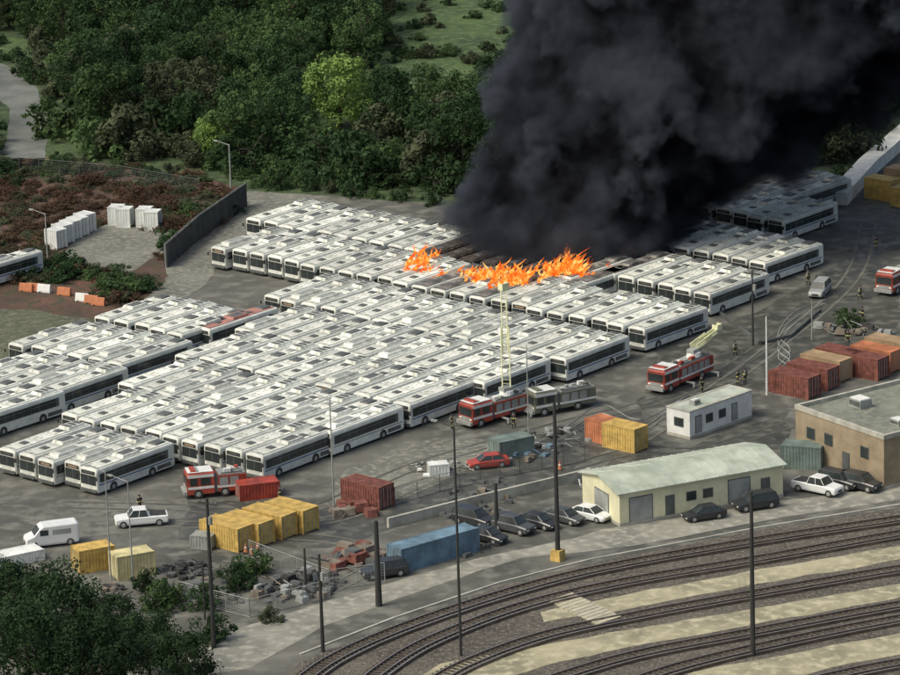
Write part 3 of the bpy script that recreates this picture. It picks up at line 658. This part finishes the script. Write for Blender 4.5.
for i in range(520):
    px=R.uniform(-20,560); py=R.uniform(-60,196)
    inm=inside(px,py,MEADX)
    if py>lower(px): continue
    if inside(px,py,EX[0]) or inside(px,py,EX[2]): continue
    if inm and R.random()<.25: continue
    p=G(px,py); s=R.uniform(.2,.75) if inm else R.uniform(.5,1.3)
    put("scrub",R.choice(BU),(p.x,p.y,0),R.uniform(0,6.28),(s,s,s*R.uniform(.6,1)),parent=forest)
def tree(px,py,me,s,name="deciduous_tree"):
    p=G(px,py); put(name,me,(p.x,p.y,0),R.uniform(0,6.28),s)
tree(341,130,TB,1.02); tree(105,142,TM[1],1.2); tree(214,156,TB,.55); tree(125,60,TM[2],1.0); tree(270,100,TM[0],1.1)
for q in((310,158,.9),(330,165,.8),(355,160,.9),(378,150,1.1),(345,150,.7),(440,150,1.0),(470,158,1.2),(495,165,1.1),(410,140,.9)):
    p=G(q[0],q[1]); put("shrub",R.choice(BU),(p.x,p.y,0),R.uniform(0,6),q[2],parent=forest)
for q in((400,150,TD[0],.8),(425,165,TD[1],.85),(455,172,TD[2],.8),(480,178,TD[0],.85),(395,178,TM[0],.6),(500,180,TD[1],.8),(350,178,TD[0],.5),(515,150,TD[2],.8)):
    p=G(q[0],q[1]); put("forest_tree",q[2],(p.x,p.y,0),R.uniform(0,6),q[3],parent=forest)
brush=bpy.data.objects.new("brown_brush",None); sc.collection.objects.link(brush)
for i in range(560):
    px=R.uniform(-20,240); py=R.uniform(162,302)
    if not inside(px,py,[(-60,160),(150,168),(242,190),(232,212),(150,268),(168,235),(110,222),(60,240),(50,262),(130,276),(150,268),(145,300),(100,315),(110,290),(20,282),(-60,270)]): continue
    p=G(px,py); up=py<182 or py>266; s=R.uniform(.3,1.0)**1.3
    put("brush_clump",R.choice(BU) if (up and R.random()<.5) or R.random()<.04 else R.choice(BR),(p.x,p.y,0),R.uniform(0,6),(s*R.uniform(.7,1.5),s,s*.7),parent=brush)
verge=bpy.data.objects.new("verge_bushes",None); sc.collection.objects.link(verge)
for (x,y) in [(845,182),(800,178),(770,180),(740,178),(300,186),(350,196),(400,200),(260,186),(430,205),(250,575),(232,590),(160,610),(210,640),(850,325),(640,208),(690,182),(470,208),(330,192),(200,608),(270,622),(5,170),(60,170),(280,188),(375,198),(312,190),(170,600),(150,590)]:
    p=G(x,y); put("bush",R.choice(BU),(p.x,p.y,0),R.uniform(0,6),R.uniform(.4,.85),parent=verge)
TF=[tree_mesh("foreground_tree_%d"%i,LEAFF,71+i,9,4.2,base=.1,lobes=60,lv=120,ls=.30) for i in range(2)]
for x,y,s in((5,648,1.0),(60,655,1.0),(110,662,.75),(150,680,.75),(185,700,.75),(-20,630,.85),(30,700,1.1),(95,710,1.0)): tree(x,y,R.choice(TF),s)
# ------------------------------------------------------------------ fire
b=MB(); heat=[]
rr=random.Random(5)
def tongue(c,h,r):
    n=7; lv=8; lean=Vector((rr.uniform(-.2,.8),rr.uniform(-.3,.3),0)); ph=rr.uniform(0,6)
    k=len(b.v)
    for j in range(lv+1):
        t=j/lv; rad=r*(1-t)**.8*(.7+.6*math.sin(min(1,t*1.6+.25)*2.4))*(1+.3*math.sin(t*9+ph)) if j<lv else .01
        cc=c+lean*h*t*t+Vector((math.sin(t*7+ph)*.13*h,math.cos(t*5+ph)*.08*h,h*t))
        for i in range(n):
            a=6.283*i/n; q=1+.4*math.sin(3*a+ph+t*4); b.v.append(tuple(cc+Vector((math.cos(a)*rad*q,math.sin(a)*rad*q,0)))); heat.append(t*.7+.1*(h/3))
    for j in range(lv):
        for i in range(n):
            i2=(i+1)%n; b.f.append([k+j*n+i,k+j*n+i2,k+(j+1)*n+i2,k+(j+1)*n+i]); b.m.append(0)
# (x,y,height,count,spread) seen at roof height; gaps between clusters
FL=[(417,271,2.2,16,5),(423,263,2.2,16,5),(427,274,1.2,12,6),(441,277,.8,14,7),(455,277,.8,16,7),(468,278,1.2,26,7),(481,281,1.6,44,7),(493,284,1.7,44,7),(507,286,1.5,40,7),(517,284,2.1,40,5),(533,283,1.0,18,6),(546,279,1.6,34,6),(557,277,1.8,30,6),(567,274,2.2,34,5),(577,274,1.6,22,5),(588,277,.8,10,5),(628,247,1.4,12,3),(605,272,.5,6,6),(543,272,1.0,12,5),(500,276,1.2,20,8),(566,262,1.6,14,4)]
for x,y,h,n,sp in FL:
    for i in range(n):
        c=G(x+rr.gauss(0,sp),y+rr.uniform(-5,3),2.7); c.z-=rr.uniform(0,1.1); tongue(c,h*rr.uniform(.35,1.3)+.3,rr.uniform(.12,.42))
fm=bpy.data.materials.new("flames"); fm.use_nodes=True; n=fm.node_tree.nodes; l=fm.node_tree.links; n.remove(n["Principled BSDF"])
em=n.new("ShaderNodeEmission"); at=n.new("ShaderNodeAttribute"); at.attribute_name="heat"
tc=n.new("ShaderNodeTexCoord"); no=n.new("ShaderNodeTexNoise"); no.inputs["Scale"].default_value=1.1; no.inputs["Detail"].default_value=6; no.inputs["Roughness"].default_value=.65; l.new(tc.outputs["Object"],no.inputs["Vector"])
n4=n.new("ShaderNodeMapRange"); n4.inputs[1].default_value=.32; n4.inputs[2].default_value=.68; l.new(no.outputs["Fac"],n4.inputs[0])
ad=n.new("ShaderNodeMath"); ad.operation='ADD'; l.new(at.outputs["Fac"],ad.inputs[0]); l.new(n4.outputs[0],ad.inputs[1])
rp=n.new("ShaderNodeValToRGB"); l.new(ad.outputs[0],rp.inputs[0]); e=rp.color_ramp.elements
e[0].position=.22; e[0].color=(1,.58,.16,1); e[1].position=1.0; e[1].color=(.35,.02,.004,1); x=e.new(.45); x.color=(1,.25,.025,1); x=e.new(.7); x.color=(.85,.09,.008,1)
l.new(rp.outputs[0],em.inputs[0]); em.inputs[1].default_value=1.3
tp=n.new("ShaderNodeBsdfTransparent"); mx=n.new("ShaderNodeMixShader"); mr=n.new("ShaderNodeMapRange"); mr.inputs[1].default_value=.6; mr.inputs[2].default_value=1.1; mr.inputs[3].default_value=.9; mr.inputs[4].default_value=0
l.new(ad.outputs[0],mr.inputs[0]); l.new(mr.outputs[0],mx.inputs[0]); l.new(tp.outputs[0],mx.inputs[1]); l.new(em.outputs[0],mx.inputs[2]); l.new(mx.outputs[0],n["Material Output"].inputs[0])
me=bpy.data.meshes.new("fire"); me.from_pydata(b.v,[],b.f); me.materials.append(fm); at_=me.attributes.new("heat",'FLOAT','POINT'); at_.data.foreach_set("value",heat)
for p_ in me.polygons: p_.use_smooth=True
put("fire",me)
# ------------------------------------------------------------------ smoke
def smoke(name,p0,p1,R0,R1,dens,ext=1.2,ns=.09,step=.35,soft=.09,namp=1.35,ydepth=.6,hull=1.2,lee=.45):
    d=p1-p0; Lz=d.length; k=(R1-R0)/Lz; LL=Lz*ext
    Z=d.normalized(); X=(Vector((1,0,0))-Z*Z.x).normalized(); Y=Z.cross(X)
    rot=Matrix((X,Y,Z)).transposed().to_quaternion()
    b=MB(); secs=[]
    N=24
    for j in range(9):
        z=-R0*.5+ (LL+R0*.5)*j/8; rad=(R0+k*max(z,0))*hull; q=[]
        for i in range(N):
            cx=math.cos(6.283*i/N)*rad
            q.append((cx/(1+lee) if cx>0 else cx,math.sin(6.283*i/N)*rad*ydepth,z))
        secs.append(q)
    m=bpy.data.materials.new(name+"_volume"); m.use_nodes=True; n=m.node_tree.nodes; l=m.node_tree.links; n.remove(n["Principled BSDF"])
    b.loft(secs,m); o=put(name,b,p0); o.rotation_mode='QUATERNION'; o.rotation_quaternion=rot
    def M_(op,a,c=None,c3=None,clamp=False):
        x=n.new("ShaderNodeMath"); x.operation=op; x.use_clamp=clamp
        for i,v in enumerate((a,c,c3)):
            if v is None: continue
            if isinstance(v,(int,float)): x.inputs[i].default_value=v
            else: l.new(v,x.inputs[i])
        return x.outputs[0]
    tc=n.new("ShaderNodeTexCoord"); sp=n.new("ShaderNodeSeparateXYZ"); l.new(tc.outputs["Object"],sp.inputs[0])
    yy=M_('DIVIDE',sp.outputs[1],ydepth)
    xx=M_('ADD',sp.outputs[0],M_('MULTIPLY',M_('MAXIMUM',sp.outputs[0],0),lee))
    r=M_('SQRT',M_('ADD',M_('MULTIPLY',xx,xx),M_('MULTIPLY',yy,yy)))
    zz=sp.outputs[2]; Rz=M_('ADD',M_('MULTIPLY',M_('MAXIMUM',zz,0),k),R0)
    no=n.new("ShaderNodeTexNoise"); no.inputs["Scale"].default_value=ns; no.inputs["Detail"].default_value=5; no.inputs["Roughness"].default_value=.62
    l.new(tc.outputs["Object"],no.inputs["Vector"])
    qv=M_('ADD',M_('SUBTRACT',1.0,M_('DIVIDE',r,Rz)),M_('MULTIPLY',M_('SUBTRACT',no.outputs["Fac"],.5),namp))
    bt=M_('DIVIDE',M_('ADD',zz,R0*.45),R0*.5,clamp=True)
    sf=M_('ADD',M_('MULTIPLY',M_('MAXIMUM',M_('DIVIDE',xx,Rz),0),.3),soft)
    dn=M_('MULTIPLY',M_('MULTIPLY',M_('DIVIDE',M_('SUBTRACT',qv,.10),sf,clamp=True),bt),dens)
    rp=n.new("ShaderNodeValToRGB"); l.new(no.outputs["Fac"],rp.inputs[0]); e=rp.color_ramp.elements
    e[0].position=.42; e[0].color=(.035,.04,.05,1); e[1].position=.64; e[1].color=(.17,.20,.25,1)
    pv=n.new("ShaderNodeVolumePrincipled"); l.new(rp.outputs[0],pv.inputs["Color"]); pv.inputs["Anisotropy"].default_value=.1
    l.new(dn,pv.inputs["Density"]); l.new(pv.outputs[0],n["Material Output"].inputs["Volume"])
    try: m.cycles.volume_step_rate=step
    except Exception as ex: print(ex)
    return o
p0=G(546,250,2.5); d=ray(815,-60); Yt=p0.y+14; p1=Vector((d.x,d.y,d.z))*(Yt/d.y)+Vector((0,0,H))
smoke("smoke_plume",p0,p1,14.5,44,1.1)
